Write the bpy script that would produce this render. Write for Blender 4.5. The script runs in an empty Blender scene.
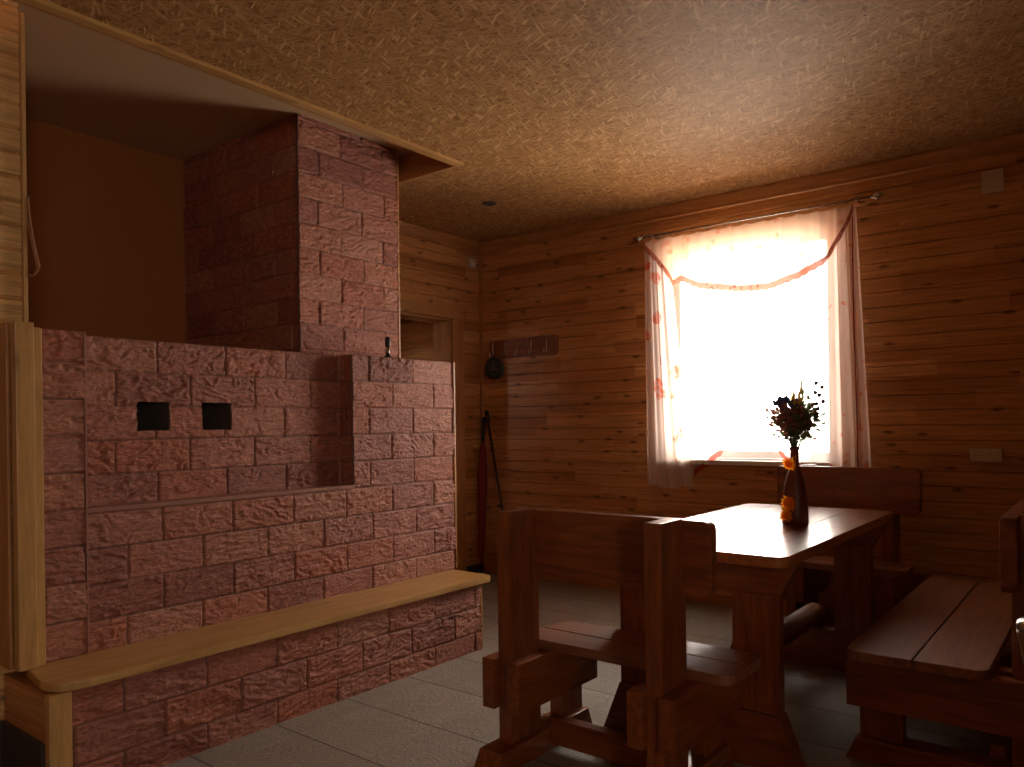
import bpy, bmesh, math, random
import numpy as np
from mathutils import Vector, Matrix

C = bpy.context.scene.collection
rng = random.Random(7)

# ------------------------------------------------------------------ camera
H = 1.2
F, CY = 769.3, 424.2
YAW, ROLL = math.radians(38.21), math.radians(0.727)
cam_d = bpy.data.cameras.new('camera')
cam = bpy.data.objects.new('camera', cam_d)
C.objects.link(cam)
fw = Vector((math.cos(YAW), math.sin(YAW), 0))
r0 = Vector((math.sin(YAW), -math.cos(YAW), 0))
d0 = Vector((0, 0, -1))
rr = math.cos(ROLL) * r0 + math.sin(ROLL) * d0
dd = -math.sin(ROLL) * r0 + math.cos(ROLL) * d0
M = Matrix((rr, -dd, -fw)).transposed().to_4x4()
M.translation = Vector((0, 0, H))
cam.matrix_world = M
cam_d.sensor_width = 36.0
cam_d.lens = F / 1024 * 36.0
cam_d.shift_x = 0.0
cam_d.shift_y = (CY - 383.5) / 1024.0
cam_d.clip_start = 0.05
bpy.context.scene.camera = cam

# ------------------------------------------------------------------ light
sc = bpy.context.scene
sc.view_settings.view_transform = 'Standard'
sc.view_settings.look = 'None'
sc.view_settings.exposure = 0.0
sc.view_settings.gamma = 1.0
sc.view_settings.use_curve_mapping = False
SKY = 26.0
w = bpy.data.worlds.new('overcast_sky')
sc.world = w
w.use_nodes = True
nt = w.node_tree
bg = nt.nodes['Background']
bg.inputs['Color'].default_value = (1.0, 0.91, 0.80, 1)
bg.inputs['Strength'].default_value = SKY
def portal(name, loc, rot, sx, sy):
    l = bpy.data.lights.new(name, 'AREA')
    l.shape = 'RECTANGLE'; l.size = sx; l.size_y = sy
    l.cycles.is_portal = True
    o = bpy.data.objects.new(name, l); C.objects.link(o)
    o.location = loc; o.rotation_euler = rot
portal('window_portal', (5.02, 1.835, 1.65), (0, math.radians(90), 0), 1.45, 1.15)
portal('added_rear_window_portal', (-1.05, -2.72, 1.55), (math.radians(90), 0, 0), .86, .95)  # serves the unseen rear window added to lift the light
for k, v in (('max_bounces', 10), ('diffuse_bounces', 6), ('transparent_max_bounces', 16)):
    try: setattr(sc.cycles, k, v)
    except Exception: pass
try:
    sc.cycles.use_denoising = True
    sc.cycles.sample_clamp_indirect = 6.0
except Exception: pass

# ------------------------------------------------------------------ materials
class NT:
    def __init__(self, name):
        self.m = bpy.data.materials.new(name); self.m.use_nodes = True
        self.t = self.m.node_tree; self.n = self.t.nodes
        self.b = self.n['Principled BSDF']; self.out = self.n['Material Output']
    def add(self, typ, **kw):
        x = self.n.new(typ)
        for k, v in kw.items():
            if k.startswith('i_'):
                key = k[2:]
                key = int(key) if key.isdigit() else key.replace('_', ' ')
                s = x.inputs[key]
                if hasattr(v, 'is_output'): self.t.links.new(v, s)
                else: s.default_value = v
            else: setattr(x, k, v)
        return x
    def link(self, a, b): self.t.links.new(a, b)
    def math(self, op, a, b=0.0):
        return self.add('ShaderNodeMath', operation=op, i_0=a, i_1=b).outputs[0]
    def mix(self, f, a, b, mode='MIX'):
        x = self.add('ShaderNodeMix', data_type='RGBA', blend_type=mode)
        for s, v in ((x.inputs[0], f), (x.inputs[6], a), (x.inputs[7], b)):
            if hasattr(v, 'is_output'): self.link(v, s)
            else: s.default_value = v if not isinstance(v, tuple) else (*v, 1)[:4]
        return x.outputs[2]
    def ramp(self, f, *stops):
        x = self.add('ShaderNodeValToRGB'); self.link(f, x.inputs[0])
        e = x.color_ramp.elements
        while len(e) < len(stops): e.new(0.5)
        for q, (p, c) in zip(e, stops):
            q.position = p; q.color = (*c, 1) if isinstance(c, tuple) else (c, c, c, 1)
        return x.outputs[0]
    def mapping(self, scale, src='Object', loc=(0, 0, 0), vec=None):
        if vec is None: vec = self.add('ShaderNodeTexCoord').outputs[src]
        m_ = self.add('ShaderNodeMapping'); self.link(vec, m_.inputs[0])
        m_.inputs[1].default_value = loc; m_.inputs[3].default_value = scale
        return m_.outputs[0]
    def bump(self, h, strength, dist):
        x = self.add('ShaderNodeBump'); self.link(h, x.inputs['Height'])
        x.inputs['Strength'].default_value = strength; x.inputs['Distance'].default_value = dist
        self.link(x.outputs[0], self.b.inputs['Normal'])
    def noise(self, vec, scale, detail=4, rough=0.55, dist=0.0):
        return self.add('ShaderNodeTexNoise', i_Vector=vec, i_Scale=scale, i_Detail=float(detail), i_Roughness=rough, i_Distortion=dist).outputs[0]

def wood(name, c_dark, c_mid, c_light, axis='X', rough=0.4, coat=0.0, knots=0.5, grain=1.0, spec=0.5):
    s = NT(name)
    sc_ = {'X': (1, 9, 9), 'Y': (9, 1, 9), 'Z': (9, 9, 1)}[axis]
    oi = s.add('ShaderNodeObjectInfo').outputs['Random']
    tc = s.add('ShaderNodeTexCoord').outputs['Object']
    off = s.add('ShaderNodeVectorMath', operation='ADD', i_0=tc)
    cmb = s.add('ShaderNodeCombineXYZ', i_0=s.math('MULTIPLY', oi, 7.0), i_1=s.math('MULTIPLY', oi, 3.0), i_2=s.math('MULTIPLY', oi, 5.0))
    s.link(cmb.outputs[0], off.inputs[1])
    v = s.mapping(sc_, vec=off.outputs[0])
    a = s.noise(v, 2.2, 3, 0.6, 1.2)
    v2 = s.mapping(tuple(q * (2.2 if q > 1 else 1.6) for q in sc_), vec=off.outputs[0])
    b = s.noise(v2, 5.0, 5, 0.65, 0.6)
    f = s.math('ADD', s.math('MULTIPLY', a, 0.6), s.math('MULTIPLY', b, 0.4 * grain))
    col = s.ramp(f, (0.32, c_dark), (0.5, c_mid), (0.68, c_light))
    if knots > 0:
        kv = s.mapping(tuple({9: 6.5, 1: 2.6}[q] for q in sc_), vec=off.outputs[0])
        vo = s.add('ShaderNodeTexVoronoi', i_Vector=kv, i_Scale=1.0)
        k = s.ramp(vo.outputs['Distance'], (0.05, 1.0), (0.13, 0.0))
        col = s.mix(s.math('MULTIPLY', k, knots), col, tuple(q * 0.35 for q in c_dark))
    s.link(col, s.b.inputs['Base Color'])
    s.b.inputs['Roughness'].default_value = rough
    s.b.inputs['Specular IOR Level'].default_value = spec
    s.b.inputs['Coat Weight'].default_value = coat
    s.b.inputs['Coat Roughness'].default_value = 0.12
    s.bump(f, 0.25, 0.003)
    return s.m

def plank_mat(name, tints, length=0.85, row=0.085, rough=0.45):
    """pine cladding: every board segment gets its own tint, with grain and knots"""
    s = NT(name)
    tc = s.add('ShaderNodeTexCoord').outputs['Object']
    sp = s.add('ShaderNodeSeparateXYZ', i_0=tc)
    u = s.math('ADD', sp.outputs[0], sp.outputs[1])
    z = sp.outputs[2]
    rowi = s.math('FLOOR', s.math('DIVIDE', z, row))
    wn = s.add('ShaderNodeTexWhiteNoise', noise_dimensions='1D', i_W=rowi).outputs['Value']
    seg = s.math('FLOOR', s.math('ADD', s.math('DIVIDE', u, length), s.math('MULTIPLY', wn, 9.0)))
    cmb = s.add('ShaderNodeCombineXYZ', i_0=seg, i_1=rowi)
    wn2 = s.add('ShaderNodeTexWhiteNoise', noise_dimensions='2D', i_Vector=cmb.outputs[0]).outputs['Value']
    base = s.ramp(wn2, *[(i / (len(tints) - 1) * 0.98 + 0.01, t) for i, t in enumerate(tints)])
    vec = s.add('ShaderNodeCombineXYZ', i_0=s.math('ADD', u, s.math('MULTIPLY', wn2, 40.0)), i_1=z).outputs[0]
    g = s.noise(s.mapping((1.3, 26, 1), vec=vec), 2.0, 5, 0.6, 1.5)
    gr = s.ramp(g, (0.3, 0.62), (0.62, 1.12))
    col = s.mix(1.0, base, gr, 'MULTIPLY')
    kv = s.mapping((4.2, 1 / row, 1), vec=vec)
    vo = s.add('ShaderNodeTexVoronoi', voronoi_dimensions='2D', i_Vector=kv, i_Scale=1.0, i_Randomness=1.0)
    k = s.ramp(vo.outputs['Distance'], (0.07, 1.0), (0.17, 0.0))
    kr = s.math('GREATER_THAN', s.add('ShaderNodeSeparateColor', i_0=vo.outputs['Color']).outputs[0], 0.72)
    col = s.mix(s.math('MULTIPLY', s.math('MULTIPLY', k, kr), 0.7), col, (0.045, 0.016, 0.006))
    s.link(col, s.b.inputs['Base Color'])
    s.b.inputs['Roughness'].default_value = rough
    s.b.inputs['Specular IOR Level'].default_value = 0.35
    s.bump(g, 0.15, 0.002)
    return s.m

def plain(name, col, rough=0.5, metal=0.0, var=0.12, scale=20, spec=0.5):
    s = NT(name)
    n_ = s.noise(s.mapping((1, 1, 1)), scale, 4)
    c = s.mix(n_, tuple(q * (1 - var) for q in col), tuple(min(1, q * (1 + var)) for q in col))
    s.link(c, s.b.inputs['Base Color'])
    s.b.inputs['Roughness'].default_value = rough
    s.b.inputs['Metallic'].default_value = metal
    s.b.inputs['Specular IOR Level'].default_value = spec
    return s.m

PINE_T = [(0.38, 0.150, 0.044), (0.49, 0.228, 0.074), (0.57, 0.285, 0.098), (0.45, 0.19, 0.060), (0.63, 0.335, 0.128)]
M_plank = plank_mat('pine_cladding', PINE_T)
M_plank_l = plank_mat('light_pine_cladding', [(0.64, 0.36, 0.13), (0.72, 0.44, 0.18), (0.56, 0.3, 0.10)])
ST = ((0.09, 0.020, 0.004), (0.20, 0.048, 0.009), (0.30, 0.085, 0.018))
M_st = {a: wood('stained_wood_' + a.lower(), *ST, axis=a, rough=0.34, coat=0.25, knots=0.35) for a in 'XYZ'}
TT = ((0.13, 0.042, 0.016), (0.21, 0.075, 0.030), (0.30, 0.115, 0.05))
M_seat = {a: wood('seat_wood_' + a.lower(), *TT, axis=a, rough=0.45, coat=0.12, knots=0.3) for a in 'XYZ'}
M_table = wood('lacquered_table_wood', (0.18, 0.045, 0.010), (0.32, 0.095, 0.022), (0.42, 0.15, 0.04), 'X', rough=0.28, coat=1.0, knots=0.3)
LT = ((0.35, 0.18, 0.055), (0.49, 0.27, 0.09), (0.58, 0.35, 0.13))
M_lt = {a: wood('light_pine_' + a.lower(), *LT, axis=a, rough=0.38, coat=0.2, knots=0.6) for a in 'XYZ'}
CT = ((0.27, 0.11, 0.03), (0.40, 0.175, 0.05), (0.50, 0.24, 0.08))
M_cs = {a: wood('casing_pine_' + a.lower(), *CT, axis=a, rough=0.45, knots=0.5) for a in 'XYZ'}

def brick_mat():
    s = NT('pink_relief_stone_tile')
    t = s.add('ShaderNodeAttribute', attribute_name='tint').outputs['Fac']
    mo = s.add('ShaderNodeAttribute', attribute_name='mortar').outputs['Fac']
    base = s.ramp(t, (0.02, (0.25, 0.080, 0.050)), (0.28, (0.31, 0.108, 0.070)), (0.5, (0.35, 0.132, 0.088)), (0.72, (0.35, 0.108, 0.056)), (0.98, (0.38, 0.160, 0.098)))
    n1 = s.noise(s.mapping((7, 7, 24)), 3.0, 6, 0.65, 1.6)
    n2 = s.noise(s.mapping((1, 1, 1)), 60, 4, 0.7)
    f = s.math('ADD', s.math('MULTIPLY', n1, 0.7), s.math('MULTIPLY', n2, 0.3))
    col = s.mix(1.0, base, s.ramp(f, (0.34, (0.55, 0.48, 0.44)), (0.5, (1.0, 0.97, 0.95)), (0.66, (1.45, 1.5, 1.5))), 'MULTIPLY')
    col = s.mix(mo, col, (0.13, 0.062, 0.042))
    s.link(col, s.b.inputs['Base Color'])
    s.b.inputs['Roughness'].default_value = 0.55
    s.b.inputs['Specular IOR Level'].default_value = 0.4
    s.bump(f, 0.8, 0.010)
    return s.m
M_brick = brick_mat()
M_soot = plain('sooty_brick', (0.09, 0.055, 0.035), 0.9)
M_edge = plain('tile_edge', (0.30, 0.13, 0.09), 0.7)

def floor_mat():
    s = NT('grey_stone_floor_tiles')
    tc = s.add('ShaderNodeTexCoord').outputs['Object']
    sp = s.add('ShaderNodeSeparateXYZ', i_0=tc)
    TX, TY, ox, oy = 0.365, 0.38, 1.84, 2.145
    u = s.math('DIVIDE', s.math('SUBTRACT', sp.outputs[0], ox), TX)
    v = s.math('DIVIDE', s.math('SUBTRACT', sp.outputs[1], oy), TY)
    def edge(q, t):
        f = s.math('FRACT', q)
        d = s.math('MINIMUM', f, s.math('SUBTRACT', 1.0, f))
        return s.math('LESS_THAN', d, t)
    jx, jy = edge(u, 0.009), edge(v, 0.008)
    j = s.math('MAXIMUM', jx, jy)
    cmb = s.add('ShaderNodeCombineXYZ', i_0=s.math('FLOOR', u), i_1=s.math('FLOOR', v)).outputs[0]
    wn = s.add('ShaderNodeTexWhiteNoise', noise_dimensions='2D', i_Vector=cmb)
    off = s.add('ShaderNodeVectorMath', operation='ADD', i_0=s.mapping((1, 1, 1)))
    sc3 = s.add('ShaderNodeVectorMath', operation='SCALE', i_0=wn.outputs['Color']); sc3.inputs['Scale'].default_value = 9.0
    s.link(sc3.outputs[0], off.inputs[1])
    n1 = s.noise(off.outputs[0], 11, 6, 0.62, 2.5)
    n2 = s.noise(off.outputs[0], 45, 4, 0.6, 0.8)
    n3 = s.noise(off.outputs[0], 2.5, 3, 0.5)
    rid = s.math('ABSOLUTE', s.math('SUBTRACT', n1, 0.5))
    h = s.math('ADD', s.math('MULTIPLY', s.ramp(rid, (0.0, 0.0), (0.08, 1.0)), 0.6), s.math('MULTIPLY', n2, 0.5))
    col = s.mix(n3, (0.23, 0.19, 0.152), (0.33, 0.28, 0.23))
    col = s.mix(s.ramp(rid, (0.0, 0.35), (0.035, 0.0)), col, (0.30, 0.26, 0.22))
    col = s.mix(1.0, col, s.ramp(wn.outputs['Value'], (0.0, 0.9), (1.0, 1.1)), 'MULTIPLY')
    col = s.mix(jy, col, (0.36, 0.30, 0.24)); col = s.mix(jx, col, (0.06, 0.045, 0.035))
    s.link(col, s.b.inputs['Base Color'])
    s.link(s.ramp(n2, (0.3, 0.5), (0.7, 0.68)), s.b.inputs['Roughness'])
    s.b.inputs['Specular IOR Level'].default_value = 0.5
    s.bump(s.math('SUBTRACT', h, s.math('MULTIPLY', j, 1.0)), 0.6, 0.004)
    return s.m
M_floor = floor_mat()

def osb_mat():
    s = NT('strand_board')
    tc = s.mapping((1, 1, 1))
    cols = []
    d = s.add('ShaderNodeTexNoise', i_Vector=tc, i_Scale=9.0).outputs['Color']
    ds = s.add('ShaderNodeVectorMath', operation='SCALE', i_0=d); ds.inputs['Scale'].default_value = 0.025
    tcd = s.add('ShaderNodeVectorMath', operation='ADD', i_0=tc, i_1=ds.outputs[0]).outputs[0]
    vals = []
    for ang, sx in ((0.3, 19), (1.15, 22), (1.9, 18), (2.7, 24)):
        mp = s.add('ShaderNodeMapping'); s.link(tcd, mp.inputs[0])
        mp.vector_type = 'TEXTURE'; mp.inputs[2].default_value = (0, 0, ang); mp.inputs[3].default_value = (1 / sx, 1 / (sx * 6.0), 1)
        vo = s.add('ShaderNodeTexVoronoi', voronoi_dimensions='2D', i_Vector=mp.outputs[0], i_Scale=1.0)
        vals.append(s.add('ShaderNodeSeparateColor', i_0=vo.outputs['Color']).outputs[0])
    f = s.math('MAXIMUM', s.math('MAXIMUM', s.math('MULTIPLY', vals[0], 0.93), s.math('MULTIPLY', vals[1], 0.95)), s.math('MULTIPLY', s.math('MAXIMUM', vals[2], vals[3]), 0.9))
    col = s.ramp(f, (0.35, (0.20, 0.092, 0.030)), (0.7, (0.34, 0.17, 0.060)), (0.88, (0.43, 0.235, 0.09)), (0.96, (0.62, 0.39, 0.18)))
    s.link(col, s.b.inputs['Base Color']); s.b.inputs['Roughness'].default_value = 0.6
    s.b.inputs['Specular IOR Level'].default_value = 0.3
    s.bump(f, 0.3, 0.002); s.b.inputs['Specular IOR Level'].default_value = 0.12
    return s.m
M_osb = osb_mat()
M_ochre = plain('ochre_paint', (0.36, 0.12, 0.02), 0.7, var=0.05, scale=3)
M_plaster = plain('cream_plaster', (0.50, 0.33, 0.18), 0.8, var=0.04, scale=5)
M_white = plain('white_paint', (0.78, 0.76, 0.72), 0.35, var=0.03)
M_cream = plain('cream_plastic', (0.55, 0.47, 0.36), 0.4, var=0.03)
M_black = plain('black_plastic', (0.012, 0.012, 0.013), 0.4)
M_chrome = plain('dull_chrome', (0.6, 0.58, 0.55), 0.25, metal=1.0, var=0.05)
M_darktile = plain('dark_skirting_tile', (0.05, 0.035, 0.028), 0.4)
M_red = plain('dark_red_fabric', (0.2, 0.014, 0.01), 0.8)
M_plaque = plain('green_bronze', (0.07, 0.09, 0.06), 0.45, metal=0.3, var=0.5, scale=40)
M_leather = plain('tan_leather', (0.42, 0.20, 0.11), 0.35, var=0.2, scale=30)
M_vase = plain('brown_glaze', (0.13, 0.035, 0.02), 0.4, var=0.3, scale=15)
M_seed = plain('seed_heads', (0.05, 0.045, 0.03), 0.8)

def glass_mat():
    s = NT('window_glass')
    tr = s.add('ShaderNodeBsdfTransparent'); gl = s.add('ShaderNodeBsdfGlossy', i_Roughness=0.02)
    fr = s.add('ShaderNodeFresnel', i_IOR=1.3).outputs[0]
    mx = s.add('ShaderNodeMixShader'); s.link(fr, mx.inputs[0]); s.link(tr.outputs[0], mx.inputs[1]); s.link(gl.outputs[0], mx.inputs[2])
    s.link(mx.outputs[0], s.out.inputs[0]); return s.m
M_glass = glass_mat()

def sheer(name, col, open_, pat=None, patcol=(0.8, 0.25, 0.18), pscale=9.0, thr=0.26):
    s = NT(name)
    c = (*col, 1)
    if pat:
        tc = s.mapping((1, 1, 1))
        dn = s.add('ShaderNodeTexNoise', i_Vector=tc, i_Scale=14.0).outputs['Color']
        ds = s.add('ShaderNodeVectorMath', operation='SCALE', i_0=dn); ds.inputs['Scale'].default_value = 0.06
        v = s.add('ShaderNodeVectorMath', operation='ADD', i_0=tc, i_1=ds.outputs[0]).outputs[0]
        vo = s.add('ShaderNodeTexVoronoi', i_Vector=v, i_Scale=pscale)
        f = s.ramp(vo.outputs['Distance'], (thr, 1.0), (thr + 0.06, 0.0))
        n_ = s.noise(tc, 40, 3)
        f = s.math('MULTIPLY', f, s.ramp(n_, (0.3, 0.35), (0.6, 1.0)))
        c = s.mix(f, col, patcol)
        opn = s.math('SUBTRACT', open_, s.math('MULTIPLY', f, open_ * 0.6))
    else: opn = None
    tl = s.add('ShaderNodeBsdfTranslucent'); df = s.add('ShaderNodeBsdfDiffuse'); tr = s.add('ShaderNodeBsdfTransparent')
    for q in (tl, df):
        if hasattr(c, 'is_output'): s.link(c, q.inputs[0])
        else: q.inputs[0].default_value = c
    m1 = s.add('ShaderNodeMixShader'); m1.inputs[0].default_value = 0.45
    s.link(tl.outputs[0], m1.inputs[1]); s.link(df.outputs[0], m1.inputs[2])
    m2 = s.add('ShaderNodeMixShader')
    if opn is not None: s.link(opn, m2.inputs[0])
    else: m2.inputs[0].default_value = open_
    s.link(m1.outputs[0], m2.inputs[1]); s.link(tr.outputs[0], m2.inputs[2])
    s.link(m2.outputs[0], s.out.inputs[0])
    return s.m
M_orange = sheer('orange_petals', (0.95, 0.36, 0.02), 0.0)
M_yellow = sheer('dry_yellow_spikes', (0.80, 0.62, 0.14), 0.0)
M_green = sheer('green_leaves', (0.16, 0.20, 0.09), 0.0)
M_blue = sheer('blue_flowers', (0.16, 0.17, 0.36), 0.0)
M_dryred = sheer('dusty_red_flowers', (0.38, 0.17, 0.13), 0.0)
M_sheer = sheer('white_sheer', (0.9, 0.88, 0.86), 0.55)
M_floral = sheer('floral_tulle', (0.86, 0.74, 0.68), 0.30, True, (0.66, 0.17, 0.10), 7.0, 0.27)
M_pink = sheer('pink_floral_tulle', (0.93, 0.74, 0.65), 0.20, True, (0.78, 0.32, 0.22), 13.0, 0.17)
M_valance = sheer('peach_tulle', (0.86, 0.55, 0.36), 0.30, True, (0.7, 0.3, 0.17), 10.0, 0.2)
M_lace = sheer('pink_lace', (0.36, 0.13, 0.09), 0.05, True, (0.22, 0.05, 0.035), 22.0, 0.22)
M_border = sheer('red_lace', (0.42, 0.07, 0.045), 0.10)

# ------------------------------------------------------------------ mesh helpers
def bx(bm, x0, x1, y0, y1, z0, z1, bev=0.0):
    r = bmesh.ops.create_cube(bm, size=1.0)
    vs = r['verts']
    for v in vs:
        v.co = Vector((x0 + (v.co.x + .5) * (x1 - x0), y0 + (v.co.y + .5) * (y1 - y0), z0 + (v.co.z + .5) * (z1 - z0)))
    if bev > 0:
        es = {e for v in vs for e in v.link_edges}
        bmesh.ops.bevel(bm, geom=list(es), offset=bev, segments=2, affect='EDGES', profile=0.6)
def prism(bm, pts, axis, lo, hi, bev=0.0):
    """extrude a 2D outline along axis; pts are the other two coordinates in xyz order"""
    def mk(p, h):
        a, b = p
        return {'X': (h, a, b), 'Y': (a, h, b), 'Z': (a, b, h)}[axis]
    n = len(pts)
    A = [bm.verts.new(mk(p, lo)) for p in pts]; B = [bm.verts.new(mk(p, hi)) for p in pts]
    fs = [bm.faces.new(A[::-1]), bm.faces.new(B)]
    for i in range(n): fs.append(bm.faces.new((A[i], A[(i + 1) % n], B[(i + 1) % n], B[i])))
    bmesh.ops.recalc_face_normals(bm, faces=fs)
    if bev > 0:
        es = set(fs[0].edges) | set(fs[1].edges)
        bmesh.ops.bevel(bm, geom=list(es), offset=bev, segments=2, affect='EDGES', profile=0.6)
def rrect(x0, x1, y0, y1, r, which=(1, 1, 1, 1), n=6):
    """rounded rectangle outline; which = corners (x0y0, x1y0, x1y1, x0y1)"""
    out = []
    for (cx, cy, a0, on) in ((x0 + r, y0 + r, 180, which[0]), (x1 - r, y0 + r, 270, which[1]), (x1 - r, y1 - r, 0, which[2]), (x0 + r, y1 - r, 90, which[3])):
        if on:
            for k in range(n + 1):
                a = math.radians(a0 + 90 * k / n); out.append((cx + r * math.cos(a), cy + r * math.sin(a)))
        else:
            a = math.radians(a0 + 45)
            out.append((x0 if cx < (x0 + x1) / 2 else x1, y0 if cy < (y0 + y1) / 2 else y1))
    return out
def tube(bm, pts, rad, seg=12, cap=True):
    pts = [Vector(p) for p in pts]
    rad = rad if isinstance(rad, (list, tuple)) else [rad] * len(pts)
    rings = []
    prev = None
    for i, p in enumerate(pts):
        t = (pts[min(i + 1, len(pts) - 1)] - pts[max(i - 1, 0)]).normalized()
        if prev is None:
            a = Vector((0, 0, 1)) if abs(t.z) < 0.9 else Vector((1, 0, 0))
            n_ = t.cross(a).normalized()
        else: n_ = (prev - t * prev.dot(t)).normalized()
        prev = n_; b = t.cross(n_)
        rings.append([bm.verts.new(p + rad[i] * (math.cos(2 * math.pi * k / seg) * n_ + math.sin(2 * math.pi * k / seg) * b)) for k in range(seg)])
    fs = []
    for A, B in zip(rings, rings[1:]):
        for k in range(seg): fs.append(bm.faces.new((A[k], A[(k + 1) % seg], B[(k + 1) % seg], B[k])))
    if cap: fs += [bm.faces.new(rings[0][::-1]), bm.faces.new(rings[-1])]
    bmesh.ops.recalc_face_normals(bm, faces=fs)
    for f in fs[:len(fs) - (2 if cap else 0)]: f.smooth = True
def lathe(bm, prof, seg=24, c=(0, 0, 0)):
    rings = [[bm.verts.new((c[0] + r * math.cos(2 * math.pi * k / seg), c[1] + r * math.sin(2 * math.pi * k / seg), c[2] + z)) for k in range(seg)] for r, z in prof]
    fs = []
    for A, B in zip(rings, rings[1:]):
        for k in range(seg):
            f = bm.faces.new((A[k], A[(k + 1) % seg], B[(k + 1) % seg], B[k])); f.smooth = True; fs.append(f)
    fs += [bm.faces.new(rings[0][::-1]), bm.faces.new(rings[-1])]
    bmesh.ops.recalc_face_normals(bm, faces=fs)
def ball(bm, c, r, seg=10, sq=(1, 1, 1)):
    res = bmesh.ops.create_uvsphere(bm, u_segments=seg, v_segments=max(5, seg // 2 + 1), radius=r)
    for v in res['verts']:
        v.co = Vector((v.co.x * sq[0] + c[0], v.co.y * sq[1] + c[1], v.co.z * sq[2] + c[2]))
        for f in v.link_faces: f.smooth = True

def obj(name, bm, mat, parent=None, loc=None):
    me = bpy.data.meshes.new(name)
    if not isinstance(bm, bmesh.types.BMesh): me = bm
    else: bm.to_mesh(me); bm.free()
    if mat: me.materials.append(mat)
    o = bpy.data.objects.new(name, me); C.objects.link(o)
    if parent: o.parent = parent
    if loc: o.location = loc
    return o
def tag(o, label=None, cat=None, group=None, kind=None):
    if label: o['label'] = label
    if cat: o['category'] = cat
    if group: o['group'] = group
    if kind: o['kind'] = kind
    return o
def empty(name, loc, rz, label, cat, group=None):
    o = bpy.data.objects.new(name, None); C.objects.link(o)
    o.location = loc; o.rotation_euler = (0, 0, rz); o.empty_display_size = 0.1
    return tag(o, label, cat, group)
def S(o, label=None):
    o['kind'] = 'structure'
    if label: o['label'] = label
    return o
def box(name, x0, x1, y0, y1, z0, z1, mat, parent=None, bev=0.003):
    bm = bmesh.new(); bx(bm, x0, x1, y0, y1, z0, z1, bev); return obj(name, bm, mat, parent)

def panel(name, plane, p0, p1, us, vs, holes, mat, rows=None, row0=0.0, parent=None, gd=.007, gw=.0045):
    """wall slab between p0 (room face) and p1 across 'plane' axis with rectangular holes;
    rows = board pitch: real V grooves are cut in the room face"""
    ulo, uhi = us; vlo, vhi = vs
    U = sorted({ulo, uhi} | {h[0] for h in holes} | {h[1] for h in holes})
    V = {vlo, vhi} | {h[2] for h in holes} | {h[3] for h in holes}
    groove = {}
    sgn = 1 if p1 > p0 else -1
    if rows:
        k = math.ceil((vlo - row0) / rows)
        while row0 + k * rows < vhi:
            z = row0 + k * rows
            if vlo + 0.006 < z < vhi - 0.006 and all(abs(z - q) > 0.008 for q in (vlo, vhi, *[h[2] for h in holes], *[h[3] for h in holes])):
                V |= {z - gw, z, z + gw}; groove[round(z, 6)] = gd
            k += 1
    V = sorted(V)
    bm = bmesh.new()
    def co(u, v, p):
        return {'X': (p, u, v), 'Y': (u, p, v), 'Z': (u, v, p)}[plane]
    inh = lambda u, v: any(h[0] < u < h[1] and h[2] < v < h[3] for h in holes)
    cell = {}
    Fv = {}; Bv = {}
    def fv(i, j):
        if (i, j) not in Fv: Fv[i, j] = bm.verts.new(co(U[i], V[j], p0 + sgn * groove.get(round(V[j], 6), 0.0)))
        return Fv[i, j]
    def bv(i, j):
        if (i, j) not in Bv: Bv[i, j] = bm.verts.new(co(U[i], V[j], p1))
        return Bv[i, j]
    ok = lambda i, j: 0 <= i < len(U) - 1 and 0 <= j < len(V) - 1 and not inh((U[i] + U[i + 1]) / 2, (V[j] + V[j + 1]) / 2)
    fs = []
    for i in range(len(U) - 1):
        for j in range(len(V) - 1):
            if not ok(i, j): continue
            fs.append(bm.faces.new((fv(i, j), fv(i + 1, j), fv(i + 1, j + 1), fv(i, j + 1))))
            fs.append(bm.faces.new((bv(i, j), bv(i, j + 1), bv(i + 1, j + 1), bv(i + 1, j))))
            for (di, dj, a, b) in ((-1, 0, (i, j), (i, j + 1)), (1, 0, (i + 1, j), (i + 1, j + 1)), (0, -1, (i, j), (i + 1, j)), (0, 1, (i, j + 1), (i + 1, j + 1))):
                if not ok(i + di, j + dj):
                    fs.append(bm.faces.new((fv(*a), fv(*b), bv(*b), bv(*a))))
    bmesh.ops.recalc_face_normals(bm, faces=fs)
    return obj(name, bm, mat, parent)

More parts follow.
